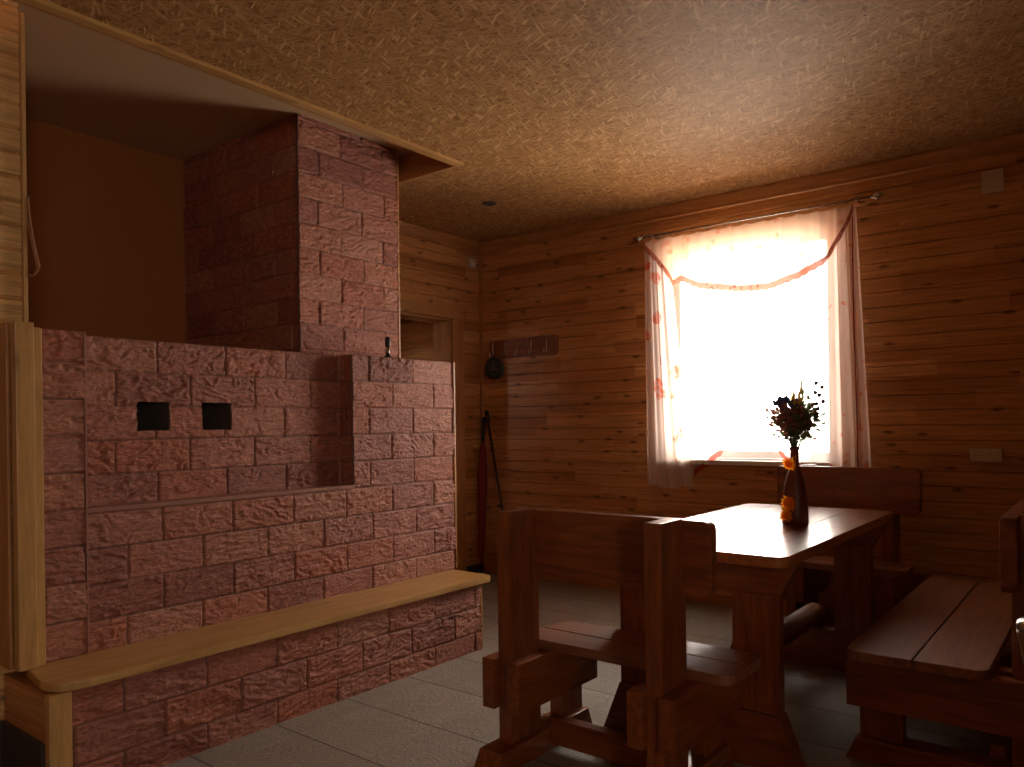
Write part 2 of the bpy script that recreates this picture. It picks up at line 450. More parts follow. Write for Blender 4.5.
# ------------------------------------------------------------------ relief brick sheets
_rs = np.random.RandomState(11)
_G = _rs.rand(256, 256)
def vnoise(x, y):
    xi = np.floor(x).astype(int); yi = np.floor(y).astype(int)
    fx = x - xi; fy = y - yi
    fx = fx * fx * (3 - 2 * fx); fy = fy * fy * (3 - 2 * fy)
    g = lambda a, b: _G[a % 256, b % 256]
    return (g(xi, yi) * (1 - fx) + g(xi + 1, yi) * fx) * (1 - fy) + (g(xi, yi + 1) * (1 - fx) + g(xi + 1, yi + 1) * fx) * fy
def fbm(x, y, o=4):
    s = 0; a = 0.5
    for k in range(o):
        s = s + a * vnoise(x * 2 ** k + 17 * k, y * 2 ** k + 31 * k); a *= 0.5
    return s
def bricks(name, O, Ud, N, u0, u1, z0, z1, ph, ztop=1.555, bl=0.305, bh=0.1325, holes=(), parent=None, res=0.005, seed=0, par=0):
    """O + u*Ud + z*Z; outward normal N; surface rises up to 9 mm over the mortar"""
    nu = max(2, int((u1 - u0) / res) + 1); nz = max(2, int((z1 - z0) / res) + 1)
    us = np.linspace(u0, u1, nu); zs = np.linspace(z0, z1, nz)
    for h in holes:                                     # snap grid lines to the hole edges
        for q in h[:2]: us[np.abs(us - q).argmin()] = q
        for q in h[2:]: zs[np.abs(zs - q).argmin()] = q
    Ug, Zg = np.meshgrid(us, zs)
    row = np.floor((ztop - Zg) / bh).astype(int)
    rz = (ztop - Zg) / bh - row
    off = ph + np.where((row + par) % 2 == 0, 0.0, bl * 0.483)
    off = off + 0.02 * (_G[(row * 7 + seed) % 256, 5] - .5)
    cu = (Ug - off) / bl; ci = np.floor(cu).astype(int); ru = cu - ci
    hsh = _G[(ci * 37 + row * 91 + seed * 13) % 256, (ci * 11 + row * 53 + seed) % 256]
    hs2 = _G[(ci * 17 + row * 29 + seed * 5 + 3) % 256, (ci * 71 + row * 3 + seed + 9) % 256]
    eu = np.minimum(ru, 1 - ru) * bl; ez = np.minimum(rz, 1 - rz) * bh
    edge = np.minimum(eu, ez)
    # per-brick wavy relief
    ang = (hs2 - 0.5) * 0.5
    lx = Ug * np.cos(ang) - Zg * np.sin(ang); lz = Ug * np.sin(ang) + Zg * np.cos(ang)
    X = lx * 7.5 + hsh * 130; Y = lz * 44 + hs2 * 170
    wx = fbm(X * 1.1 + 5, Y * 0.4 + 9, 3) * 4.0; wy = fbm(X * 1.2 + 50, Y * 0.35 + 90, 3) * 7.0
    n1 = fbm(X * 1.0 + wx, Y * 1.0 + wy, 4)
    ridg = 1 - np.abs(n1 * 2 - 0.94) * 2.4
    ridg2 = 1 - np.abs(fbm(X * 2.1 + wy, Y * 1.9 + wx, 3) * 2 - 0.88) * 2.2
    amp = 0.55 + 0.75 * _G[(ci * 5 + row * 41 + 7 + seed) % 256, (row * 19 + ci) % 256]
    relief = (0.0068 * np.clip(ridg, 0, 1) + 0.0042 * np.clip(ridg2, 0, 1)) * amp
    body = np.clip(edge / 0.006, 0, 1); body = body * body * (3 - 2 * body)
    d = body * (0.003 + 0.0025 * hs2 + relief)
    mort = np.clip(1 - edge / 0.0035, 0, 1)
    O = np.array(O, float); Ud = np.array(Ud, float); N = np.array(N, float)
    P = O + Ug[..., None] * Ud + Zg[..., None] * np.array([0, 0, 1.0]) + d[..., None] * N
    idx = np.arange(nu * nz).reshape(nz, nu)
    a, b, c, e = idx[:-1, :-1], idx[:-1, 1:], idx[1:, 1:], idx[1:, :-1]
    keep = np.ones(a.shape, bool)
    um = (us[:-1] + us[1:]) / 2; zm = (zs[:-1] + zs[1:]) / 2
    for h in holes: keep &= ~(((um > h[0]) & (um < h[1]))[None, :] & ((zm > h[2]) & (zm < h[3]))[:, None])
    quad = np.stack([a[keep], b[keep], c[keep], e[keep]], -1)
    if np.dot(np.cross(Ud, [0, 0, 1]), N) < 0: quad = quad[:, ::-1]
    me = bpy.data.meshes.new(name)
    me.from_pydata(P.reshape(-1, 3).tolist(), [], quad.tolist())
    me.polygons.foreach_set('use_smooth', np.ones(len(quad), bool))
    t = me.attributes.new('tint', 'FLOAT', 'POINT'); t.data.foreach_set('value', hsh.ravel().astype(np.float32))
    t = me.attributes.new('mortar', 'FLOAT', 'POINT'); t.data.foreach_set('value', mort.ravel().astype(np.float32))
    me.update()
    return obj(name, me, M_brick, parent)

# ================================================================== ROOM
XW, YD, ZC = 4.80, 4.09, 2.68
XB, YF = -1.9, -2.5                       # walls behind the camera
S(box('floor', XB - .2, XW + .25, YF - .25, 5.4, -0.1, 0.0, M_floor, bev=0))
WIN = (1.33, 2.41, 0.95, 2.36)
S(panel('wall_right', 'X', XW, XW + .22, (YF - .2, 5.4), (0, 3.0), [WIN], M_plank, 0.085, 0.061))
DOOR = (3.55, 4.44, 0.0, 2.03)
S(panel('wall_back', 'Y', YD, YD + .18, (3.245, XW), (0, 3.0), [DOOR], M_plank, 0.085, 0.061))
S(box('wall_alcove', .99, 3.245, 4.46, 4.60, 0, 3.0, M_ochre, bev=0))
S(box('wall_alcove_side', 3.245, 3.38, 4.27, 4.60, 0, 3.0, M_plaster, bev=0))
S(panel('wall_left', 'Y', 3.05, 3.17, (XB, 1.072), (0, 3.0), [], M_plank_l, 0.086, 0.033, gd=.011, gw=.008))
S(box('wall_alcove_left', .93, 1.07, 3.17, 4.60, 0, 3.0, M_ochre, bev=0))
S(panel('wall_rear', 'X', XB, XB - .2, (YF - .2, 3.05), (0, 3.0), [], M_plank, 0.085, 0.061))
ADDED_WIN = (-1.47, -.63, 1.1, 2.0)  # assumed opening behind the camera, added for fill light
S(panel('wall_front', 'Y', YF, YF - .22, (XB, XW), (0, 3.0), [ADDED_WIN], M_plank, 0.085, 0.061))
# ceiling with the opening around the chimney
OX, OY = 3.26, 2.93
S(panel('ceiling', 'Z', ZC, ZC + .09, (XB, XW), (YF, 4.6), [(.93, OX, OY, 4.6)], M_osb))
S(box('ceiling_upper', .85, OX + .2, OY - .1, 4.6, ZC + .15, ZC + .25, M_plaster, bev=0))
S(box('trim_1', .97, OX - .002, OY, OY + .02, ZC - .012, ZC + .149, M_cs['X']))
S(box('trim_2', OX - .02, OX, OY + .02, 4.27, ZC - .012, ZC + .149, M_cs['Y']))
S(box('trim_3', 1.0, OX - .003, OY - .045, OY - .001, ZC - .016, ZC, M_lt['X'], bev=.002))
# crown mouldings
def crown(name, axis, p, lo, hi, sgn, mat):
    bm = bmesh.new()
    prof = [(0, 0), (0.028, 0), (0.028, -0.012), (0.020, -0.030), (0.012, -0.062), (0.012, -0.082), (0, -0.09)]
    if axis == 'Y': prism(bm, [(p - a * sgn, ZC + b) for a, b in prof], 'Y', lo, hi)   # runs along Y; outline in x,z
    else: prism(bm, [(p - a * sgn, ZC + b) for a, b in prof], 'X', lo, hi)
    return S(obj(name, bm, mat))
crown('trim_4', 'Y', XW, YF, YD, 1, M_cs['Y'])
crown('trim_5', 'X', YD, 3.3, XW - .03, 1, M_cs['X'])
# corner beads, floor skirting
S(box('trim_6', XW - .022, XW, YD - .022, YD, .07, ZC - .09, M_cs['Z']))
S(box('baseboard_right', XW - .014, XW, YF, YD, 0, .07, M_cs['Y']))
S(box('baseboard_back', 4.58, XW - .014, YD - .014, YD, 0, .07, M_darktile))
S(box('trim_7', 1.072, 1.086, 3.03, 3.055, 1.5, ZC, M_lt['Z'], bev=.002))
S(box('baseboard_left', XB, .99, 3.035, 3.05, 0, .2, M_darktile))

# door opening
dn = empty('door_1', (4.0, YD, 0), 0, None, None); S(dn)
for o_ in ():
    pass
def dbox(name, x0, x1, y0, y1, z0, z1, m, par=None):
    return box(name, x0 - 4.0, x1 - 4.0, y0 - YD, y1 - YD, z0, z1, m, par or dn)
dbox('casing', 4.44, 4.565, YD - .022, YD - .001, 0, 2.03, M_cs['Z'])
dbox('casing', 3.42, 3.548, YD - .022, YD - .001, 0, 2.03, M_cs['Z'])
dbox('casing', 3.42, 4.565, YD - .024, YD - .001, 2.03, 2.12, M_cs['X'])
dbox('jamb', 4.42, 4.4398, YD, YD + .18, 0, 2.01, M_cs['Z'])
dbox('jamb', 3.5502, 3.57, YD, YD + .18, 0, 2.01, M_cs['Z'])
dbox('jamb', 3.551, 4.4398, YD, YD + .18, 2.01, 2.029, M_cs['X'])
LDX = 4.72
# little lobby behind the doorway
S(panel('wall_lobby', 'Y', 5.2, 5.3, (3.2, 4.8), (0, 3.0), [], M_plank, 0.085, 0.061))
S(box('ceiling_lobby', 3.2, 4.8, 4.28, 5.2, 2.3, 2.4, M_osb, bev=0))
S(panel('wall_lobby_side', 'X', 3.38, 3.24, (4.6, 5.2), (0, 2.4), [(4.78, 4.98, 1.3, 1.6)], M_plank))  # side opening is added to let skylight into the lobby
lf = empty('door_2', (LDX, 5.2, 0), 0, None, None); S(lf)
box('door_leaf', -.90, -.02, -.035, -.001, .01, 2.0, M_lt['Z'], lf)
box('casing', .0, .09, -.03, -.001, 0, 2.02, M_lt['Z'], lf)
box('casing', -1.0, .09, -.032, -.001, 2.02, 2.1, M_lt['X'], lf)

# window with frame, sashes, panes, sill
def window(name, axis, p, hole, out):
    r = empty(name, (0, 0, 0), 0, None, None); S(r)
    a0, a1, z0, z1 = hole
    def b(nm, u0, u1, d0, d1, zz0, zz1, m):
        e0, e1 = sorted((p + out * d0, p + out * d1))
        if axis == 'X': return box(nm, e0, e1, u0, u1, zz0, zz1, m, r)
        return box(nm, u0, u1, e0, e1, zz0, zz1, m, r)
    e = .001
    b('window_frame', a0 + e, a0 + .055, .08, .15, z0 + e, z1 - e, M_white); b('window_frame', a1 - .055, a1 - e, .08, .15, z0 + e, z1 - e, M_white)
    b('window_frame', a0 + .055, a1 - .055, .08, .15, z0 + e, z0 + .055, M_white); b('window_frame', a0 + .055, a1 - .055, .08, .15, z1 - .055, z1 - e, M_white)
    mid = a0 + .2
    b('mullion', mid - .018, mid + .018, .085, .145, z0 + .055, z1 - .055, M_white)
    b('pane', a0 + .055, mid - .018, .11, .116, z0 + .055, z1 - .055, M_glass)
    b('pane', mid + .018, a1 - .055, .11, .116, z0 + .055, z1 - .055, M_glass)
    b('window_sill', a0 - .03, a1 + .03, -.07, -.0015, z0 - .03, z0, M_white)
    b('window_sill', a0 + e, a1 - e, 0, .08, z0 + e, z0 + .012, M_white)
    return r
window('window_1', 'X', XW, WIN, 1)
w3 = S(box('added_lobby_window', 3.29, 3.30, 4.781, 4.979, 1.301, 1.599, M_glass, bev=0))  # unseen pane, added with the opening that brightens the lobby
window('added_rear_window', 'Y', YF, ADDED_WIN, -1)  # unseen window, added to raise the room's light level

# ================================================================== STOVE
st = empty('brick_stove', (0, 0, 0), 0, 'Massive brick stove clad in pink relief stone tiles, with tall chimney and two square vents', 'stove')
def sbox(name, *a, mat=M_edge, bev=0): return box(name, *a, mat, st, bev)
ZT, YM = 1.555, 2.96
HO = [(1.428 * 1.03, 1.558 * 1.03, 1.193, 1.308), (1.695 * 1.03, 1.83 * 1.03, 1.192, 1.308)]
NB = 3.05
g = 0.004
# cores (tile edges show on their returns)
bm = bmesh.new()
bx(bm, 1.09, 3.22, YM + g, 3.9, 0, .905)                      # lower mass
bx(bm, 2.49, 3.22, YM + g, 3.9, .905, ZT)                    # right pier
bx(bm, 1.09, 1.24, YM + g, 3.9, .905, ZT)                    # left pier
bx(bm, 1.24, 2.49, NB + .35, 3.9, .905, ZT)                  # behind the niche panel
bx(bm, 1.09, 3.22, 3.9, 4.45, 0, ZT)
obj('body', bm, M_edge, st)
pn = panel('niche_back', 'Y', NB + g, NB + .35, (1.24, 2.49), (.905, ZT), HO, M_soot, parent=st)
A_ = dict(parent=st)
bricks('pier_tiles', (0, YM, 0), (1, 0, 0), (0, -1, 0), 2.49, 3.22, .905, ZT, 2.601, seed=1, **A_)
bricks('facade_tiles', (0, YM, 0), (1, 0, 0), (0, -1, 0), 1.24, 3.22, .37, .905, 2.601, seed=2, **A_)
bricks('niche_tiles', (0, NB, 0), (1, 0, 0), (0, -1, 0), 1.24, 2.49, .905, ZT, 1.545, holes=HO, seed=3, **A_)
bricks('corner_tiles', (0, YM, 0), (1, 0, 0), (0, -1, 0), 1.085, 1.24, .37, ZT, .94, ztop=1.555 + .02, seed=4, **A_)
bricks('niche_side_tiles', (2.49, 0, 0), (0, 1, 0), (-1, 0, 0), YM, NB, .905, ZT, 2.70, seed=5, **A_)
bricks('plinth_tiles', (0, 2.69, 0), (1, 0, 0), (0, -1, 0), 1.075, 3.12, .0, .357, 1.545, seed=6, par=1, **A_)
bricks('plinth_end_tiles', (3.12, 0, 0), (0, 1, 0), (1, 0, 0), 2.69, YM, .0, .357, 2.5, seed=7, **A_)
bricks('side_tiles', (3.22, 0, 0), (0, 1, 0), (1, 0, 0), YM, 4.45, .0, ZT, 2.75, seed=8, **A_)
sbox('plinth', 1.068, 3.12 - g, 2.69 + g, YM, 0, .357, mat=M_edge)
box('edge_trim', 3.216, 3.229, YM - .012, YM + .004, .389, ZT, M_cs['Z'], st, .002)
box('edge_trim', 3.114, 3.127, 2.69 - .012, 2.69 + .004, 0, .355, M_cs['Z'], st, .002)
box('edge_trim', 1.236, 1.243, YM - .013, YM - .002, .387, ZT, M_edge, st, .001)
# niche ledge
box('ledge', 1.24, 2.49, YM - .014, NB - .001, .895, .912, M_edge, st, .002)
# chimney
CX0, CX1, CYF = 2.465, 3.165, 3.34
sbox('chimney', CX0 + g, CX1 - g, CYF + g, 4.45, ZT, ZC + .148, mat=M_edge)
bricks('chimney_front_tiles', (0, CYF, 0), (1, 0, 0), (0, -1, 0), CX0, CX1, ZT, ZC + .149, 2.745, ztop=2.80, seed=9, **A_)
bricks('chimney_side_tiles', (CX0, 0, 0), (0, 1, 0), (-1, 0, 0), CYF, 4.45, ZT, ZC + .149, 3.38, ztop=2.80, seed=10, **A_)
bricks('chimney_side_tiles', (CX1, 0, 0), (0, 1, 0), (1, 0, 0), CYF, 4.45, ZT, ZC + .149, 3.38, ztop=2.80, seed=12, **A_)
box('edge_trim', CX1 - .005, CX1 + .008, CYF - .012, CYF + .004, ZT, ZC + .14, M_cs['Z'], st, .002)

# wooden seat along the stove
sb = empty('stove_bench', (2.08, 2.8, 0), 0, 'Long light pine bench board running along the foot of the brick stove', 'bench')
bm = bmesh.new()
out = [(1.035, 2.948), (1.005, 2.745), (1.012, 2.705), (1.035, 2.668), (1.07, 2.65), (1.12, 2.645)] + rrect(1.2, 3.19, 2.645, 2.948, .055, (0, 1, 0, 0))[1:-1]
prism(bm, [(a - 2.08, b - 2.8) for a, b in out], 'Z', .3585, .388, .004)
obj('seat', bm, M_lt['X'], sb)
box('leg', 0.995 - 2.08, 1.064 - 2.08, 2.655 - 2.8, 2.688 - 2.8, 0, .358, M_lt['Z'], sb)
# upright boards closing the left end of the stove
up = empty('end_post', (1.0, 2.9, 0), 0, 'Upright light pine end post covering the left corner of the stove', 'post')
box('post', .998 - 1, 1.056 - 1, 2.90 - 2.9, 2.945 - 2.9, .389, 1.568, M_lt['Z'], up)
box('side_board', .986 - 1, .9975 - 1, 2.948 - 2.9, 3.047 - 2.9, .389, 1.568, M_cs['Z'], up)
box('cover_strip', 1.0565 - 1, 1.085 - 1, 2.912 - 2.9, 2.95 - 2.9, .389, 1.553, M_lt['Z'], up)
S(panel('trim_8', 'X', 1.0, 1.06, (2.69, 3.045), (0, .356), [], M_plank, 0.085, 0.061))
S(box('baseboard_stove', .988, .9995, 2.70, 3.035, 0, .2, M_darktile))

# ================================================================== BENCHES
def make_bench(name, loc, rz, label, posts, board, seat, seat_y, g_board, L_y=.56, zf=1.0, group=None):
    """x along the bench, back at low y, sitter faces +y"""
    t = empty(name, loc, rz, label, 'bench', group)
    Z = lambda z: z * zf
    ms, mt = M_st, M_seat
    rear = 0.055; front = seat_y[1] - .02
    for px in posts:
        bm = bmesh.new()
        prism(bm, [(.08, Z(.08)), (.255, Z(.08)), (.25, Z(.64)), (.227, Z(.652)), (.227, Z(.893)), (.08, Z(.893))], 'X', px - .028, px + .028, .003)
        obj('post', bm, ms['Z'], t)
        for s in (-1, 1):
            x0, x1 = sorted((px + s * .0285, px + s * .082))
            box('rail', x0, x1, rear, front + .03, Z(.20), Z(.3745), ms['Y'], t)
        box('leg', px - .028, px + .028, front - .14, front, Z(.08), Z(.3745), ms['Z'], t)
        bm = bmesh.new()
        prism(bm, [(-.05, 0), (front + .045, 0), (front + .01, Z(.0795)), (0.0, Z(.0795))], 'X', px - .05, px + .05, .003)
        obj('foot', bm, ms['Y'], t)
    a, b = sorted(posts)
    box('stretcher', a + .051, b - .051, .28, .325, .025, Z(.12), ms['X'], t)
    bm = bmesh.new()
    prism(bm, rrect(board[0], board[1], Z(.655), Z(.889), .03), 'Y', .2275, .272, .004)
    obj('backrest', bm, ms['X'], t)
    y0, y1 = seat_y; ym = (y0 + y1) / 2
    for k, (q0, q1, w_) in enumerate(((y0, ym - .003, (1, 1, 0, 0)), (ym + .003, y1, (0, 0, 1, 1)))):
        bm = bmesh.new()
        out = rrect(seat[0], seat[1], q0, q1, .045, w_)
        prism(bm, out, 'Z', Z(.375), Z(.409), .003)
        o = obj('seat_plank', bm, mt['X'], t)
    return t
# bench at the near end of the table, back to the camera: local x = -(Y - 1.4), local y = X - 2.02
YA = 1.40
make_bench('wooden_bench', (2.02, YA, 0), -math.pi / 2,
           'Short dark-stained wooden bench at the near end of the table, backrest towards viewer',
           [YA - 1.70, YA - 1.117], (YA - 1.80, YA - .992), (YA - 1.76, YA - .945), (.256, .55), None, group=None)
# bench along the right side of the table
make_bench('wooden_bench', (3.6, .02, 0), 0,
           'Long dark-stained wooden bench along the right side of the table with two-plank seat',
           [2.93 - 3.6, 4.32 - 3.6], (2.81 - 3.6, 4.44 - 3.6), (2.79 - 3.6, 4.47 - 3.6), (.305, .73), None)
# bench under the window
make_bench('wooden_bench', (4.78, 1.2, 0), math.pi / 2,
           'Dark-stained wooden bench beyond the table with its backrest under the window',
           [.955 - 1.2 + .03, 1.43 - 1.2], (.82 - 1.2, 1.575 - 1.2), (.85 - 1.2, 1.55 - 1.2), (.26, .515), None, zf=1.055)

# ================================================================== TABLE
tb = empty('dining_table', (3.3, 1.225, 0), 0, 'Heavy lacquered trestle table with a glossy plank top reflecting the window', 'table')
def T(x, y): return (x - 3.3, y - 1.225)
X0, X1, Y0, Y1 = 2.53 - 3.3, 4.12 - 3.3, .862 - 1.225, 1.60 - 1.225
seams = [Y0, Y0 + .19, Y0 + .375, Y0 + .56, Y1]
for k in range(4):
    bm = bmesh.new()
    a, b = seams[k] + (.0012 if k else 0), seams[k + 1] - (.0012 if k < 3 else 0)
    w_ = (1, 1, 0, 0) if k == 0 else ((0, 0, 1, 1) if k == 3 else (0, 0, 0, 0))
    prism(bm, rrect(X0, X1, a, b, .045, w_), 'Z', .712, .75, .002)
    obj('tabletop_plank', bm, M_table, tb)
for xx in (2.615, 3.86):
    x0, x1 = xx - 3.3, xx + .06 - 3.3
    bm = bmesh.new(); prism(bm, [(-.375, .7115), (-.315, .60), (.315, .60), (.375, .7115)], 'X', x0, x1, .003)
    obj('crossbeam', bm, M_st['Y'], tb)
    for y0, y1 in ((-.31, -.145), (.145, .31)):
        box('leg', x0 + .003, x1 - .003, y0, y1, .1905, .5995, M_st['Z'], tb)
    bm = bmesh.new(); prism(bm, [(-.385, 0), (.385, 0), (.31, .19), (-.31, .19)], 'X', x0 - .01, x1 + .01, .003)
    obj('foot', bm, M_st['Y'], tb)
bm = bmesh.new()
tube(bm, [(2.58 - 3.3, -.03, .242), (3.0 - 3.3, -.03, .243), (3.5 - 3.3, -.03, .242), (3.93 - 3.3, -.03, .242), (3.945 - 3.3, -.03, .242)], [.048, .054, .053, .051, .04], 20)
obj('log_stretcher', bm, M_seat['X'], tb)

# ================================================================== VASE WITH FLOWERS
VX, VY = 3.395, 1.108
vs_ = empty('flower_vase', (VX, VY, .75), 0, 'Dark brown bottle vase with dried flowers standing on the table', 'vase')
bm = bmesh.new()
lathe(bm, [(.050, 0), (.055, .004), (.055, .05), (.051, .11), (.044, .165), (.033, .21), (.022, .245), (.0175, .265), (.017, .318), (.022, .325), (.022, .335), (.014, .337)], 28)
obj('bottle', bm, M_vase, vs_)
rd = Vector((math.sin(YAW), -math.cos(YAW), 0))     # a direction across the bouquet
dp = Vector((math.cos(YAW), math.sin(YAW), 0))
def bq(u, z, d=0.0): return rd * u + dp * d + Vector((0, 0, z))
r2 = random.Random(3)
bm = bmesh.new()
for k in range(40):
    u, d, z = r2.gauss(0, .045), r2.gauss(0, .04), r2.uniform(.40, .53)
    tube(bm, [(0, 0, .30), bq(u * .35, .37, d * .35), bq(u, z, d)], [.0016, .0014, .001], 5)
obj('stem', bm, M_green, vs_)['kind'] = 'stuff'
def cluster(name, mat, cu, cz, su, sz, n, size, seedv, leaf=False):
    q = random.Random(seedv); bm = bmesh.new()
    for k in range(n):
        u, d, z = q.gauss(cu, su), q.gauss(0, .035), q.gauss(cz, sz)
        p = bq(u, z, d)
        if leaf:
            dr = Vector((q.gauss(0, 1), q.gauss(0, 1), q.gauss(.4, .8))).normalized() * size * q.uniform(.8, 1.9)
            sd_ = dr.cross(Vector((q.random(), q.random(), q.random()))).normalized() * size * .28
            up_ = dr.cross(sd_).normalized() * size * .08
            V_ = [bm.verts.new(p), bm.verts.new(p + dr * .5 + sd_), bm.verts.new(p + dr), bm.verts.new(p + dr * .5 - sd_), bm.verts.new(p + dr * .5 + up_)]
            for a, b in ((0, 1), (1, 2), (2, 3), (3, 0)): bm.faces.new((V_[a], V_[b], V_[4]))
        else:
            ball(bm, p, size * q.uniform(.6, 1.2), 6)
    o = obj(name, bm, mat, vs_); o['kind'] = 'stuff'; return o
cluster('leaves', M_green, .030, .455, .038, .034, 260, .030, 5, True)
cluster('leaves', M_green, .0, .395, .020, .022, 110, .024, 15, True)
cluster('red_flowers', M_dryred, -.016, .455, .038, .030, 260, .028, 6, True)
cluster('red_blossoms', M_dryred, .0, .46, .045, .028, 60, .010, 16)
cluster('blue_flowers', M_blue, -.040, .528, .022, .014, 40, .010, 7)
bm = bmesh.new()
q = random.Random(9)
for k in range(12):
    u0 = q.gauss(0.012, .014)
    tube(bm, [bq(u0 * .3, .46), bq(u0, .54, q.gauss(0, .01)), bq(u0 * 1.6 + .004, q.uniform(.58, .665), q.gauss(0, .012))], [.004, .0035, .0006], 6)
obj('yellow_spikes', bm, M_yellow, vs_)
for (u, z) in ((.098, .612), (.124, .595), (.094, .571), (.111, .56), (.128, .532), (.099, .522), (.092, .497), (.082, .52), (.104, .50)):
    bm = bmesh.new(); ball(bm, bq(u, z), .0098, 10)
    tube(bm, [bq(.02, .45), bq(u * .75, z - .04), bq(u, z)], .0009, 5)
    obj('seed_head', bm, M_seed, vs_)
bm = bmesh.new()
tube(bm, [bq(.05, .47), bq(.09, .53), bq(.150, .58)], .0010, 5); tube(bm, [bq(.07, .5), bq(.084, .58), bq(.083, .66)], .0008, 5)
obj('twig', bm, M_seed, vs_)
def bloom(u, z, r):
    """orange blossom facing the room, fixed to the side of the bottle"""
    bm = bmesh.new(); q = random.Random(int(z * 1e4))
    c = bq(u, z, -.045)
    n_ = (-dp * .8 - rd * .45).normalized(); a = n_.cross(Vector((0, 0, 1))).normalized(); b = n_.cross(a)
    for ring, (nn, rr_, lift) in enumerate(((12, 1.0, .0), (9, .72, .22), (6, .42, .36))):
        for k in range(nn):
            an = 2 * math.pi * k / nn + ring * .3
            e = math.cos(an) * a + math.sin(an) * b; s_ = -math.sin(an) * a + math.cos(an) * b
            L = r * rr_ * q.uniform(.85, 1.1)
            p0 = c + n_ * r * lift * .4; p1 = p0 + e * L * .6 + s_ * L * .24 + n_ * r * lift; p3 = p0 + e * L * .6 - s_ * L * .24 + n_ * r * lift
            p2 = p0 + e * L + n_ * r * (lift * .6); pm = p0 + e * L * .6 + n_ * r * (lift + .12)
            V_ = [bm.verts.new(x) for x in (p0, p1, p2, p3, pm)]
            for x, y in ((0, 1), (1, 2), (2, 3), (3, 0)): bm.faces.new((V_[x], V_[y], V_[4]))
    ball(bm, c + n_ * r * .3, r * .2, 8)
    tube(bm, [c, bq(u * .5, z + .02, -.03), bq(0, .30, -.02)], .0016, 5)
    return obj('orange_flower', bm, M_orange, vs_)
bloom(-.040, .265, .032); bloom(-.045, .095, .038); bloom(-.056, .042, .032)

# ================================================================== CURTAINS (hang in front of the window)
cr = empty('curtain_rod', (4.70, 1.85, 2.465), 0, 'Thin metal curtain rod with round glass finials above the window', 'curtain rod')
bm = bmesh.new(); tube(bm, [(0, 1.09 - 1.85, 0), (0, 2.545 - 1.85, 0)], .007, 12); obj('rod', bm, M_chrome, cr)
for y in (1.055, 2.575):
    bm = bmesh.new(); ball(bm, (0, y - 1.85, 0), .024, 14); tube(bm, [(0, y - 1.85 - .034, 0), (0, y - 1.85 + .034, 0)], .009, 10); obj('finial', bm, M_chrome, cr)
for y in (1.16, 2.47):
    bm = bmesh.new(); tube(bm, [(0, y - 1.85, 0), (.04, y - 1.85, 0), (.0985, y - 1.85, 0)], .006, 8); ball(bm, (0, y - 1.85, 0), .016, 10); lathe(bm, [(.02, 0), (.02, .006)], 12, (.09, y - 1.85, -.003)); obj('bracket', bm, M_chrome, cr)
ring_y = [2.50 - k * .107 for k in range(13)]
for y in ring_y:
    bm = bmesh.new()
    tube(bm, [(.0, y - 1.85 + .001 * math.sin(a), 0) if False else (.014 * math.cos(a), y - 1.85, .014 * math.sin(a) - .005) for a in [2 * math.pi * k / 14 for k in range(15)]], .0018, 6, False)
    obj('ring', bm, M_chrome, cr)

def cloth(name, mat, xf, y0, y1, top, hem, nfold, amp, label, cat, seedv=0, flare=0.0, ny=140, nz=60, taper=None, group=None):
    """pleated fabric; top(t) and hem(t) give heights, t from 0 at y0 to 1 at y1"""
    q = random.Random(seedv); ph = [q.uniform(0, 6.28) for _ in range(4)]
    bm = bmesh.new(); G_ = []
    for i in range(ny + 1):
        t = i / ny; col_ = []
        zt, zb = top(t), hem(t)
        for j in range(nz + 1):
            s = j / nz; z = zt + (zb - zt) * s
            f = math.sin(t * nfold * 6.283 + ph[0] + .5 * math.sin(t * 7 + ph[1] + s)) * .7 + math.sin(t * nfold * 2.3 * 6.283 + ph[2]) * .3 * (1 - .5 * s)
            x = xf + amp * f * (0.45 + .55 * min(1, s * 2 + .1))
            yy = y0 + (y1 - y0) * t
            if taper: yy += taper(t, s)
            yy += flare * s * (t - .5)
            col_.append(bm.verts.new((x, yy + .004 * math.cos(t * nfold * 6.283 + ph[0]), z)))
        G_.append(col_)
    for i in range(ny):
        for j in range(nz):
            f = bm.faces.new((G_[i][j], G_[i + 1][j], G_[i + 1][j + 1], G_[i][j + 1])); f.smooth = True
    o = obj(name, bm, mat); tag(o, label, cat, group)
    return o, G_
def hem_border(parent, mat, xf, y0, y1, hem, w_, n=90, sc=.012, off=0.0):
    bm = bmesh.new(); A = []; B = []
    for i in range(n + 1):
        t = i / n; y = y0 + (y1 - y0) * t; z = hem(t)
        dx = .004 * math.sin(t * 60)
        A.append(bm.verts.new((xf + dx, y, z + w_))); B.append(bm.verts.new((xf + dx, y, z - abs(math.sin(t * n * .55)) * sc)))
    for i in range(n): bm.faces.new((A[i], A[i + 1], B[i + 1], B[i]))
    return obj('lace_border', bm, mat, parent)
def interp(pts):
    xs = [p[0] for p in pts]; ys = [p[1] for p in pts]
    def f(t):
        t = min(max(t, xs[0]), xs[-1])
        for a in range(len(xs) - 1):
            if t <= xs[a + 1]:
                k = (t - xs[a]) / (xs[a + 1] - xs[a]); return ys[a] + (ys[a + 1] - ys[a]) * k
    return f
ztop = lambda t: 2.437 - .012 * abs(math.sin(t * 40))
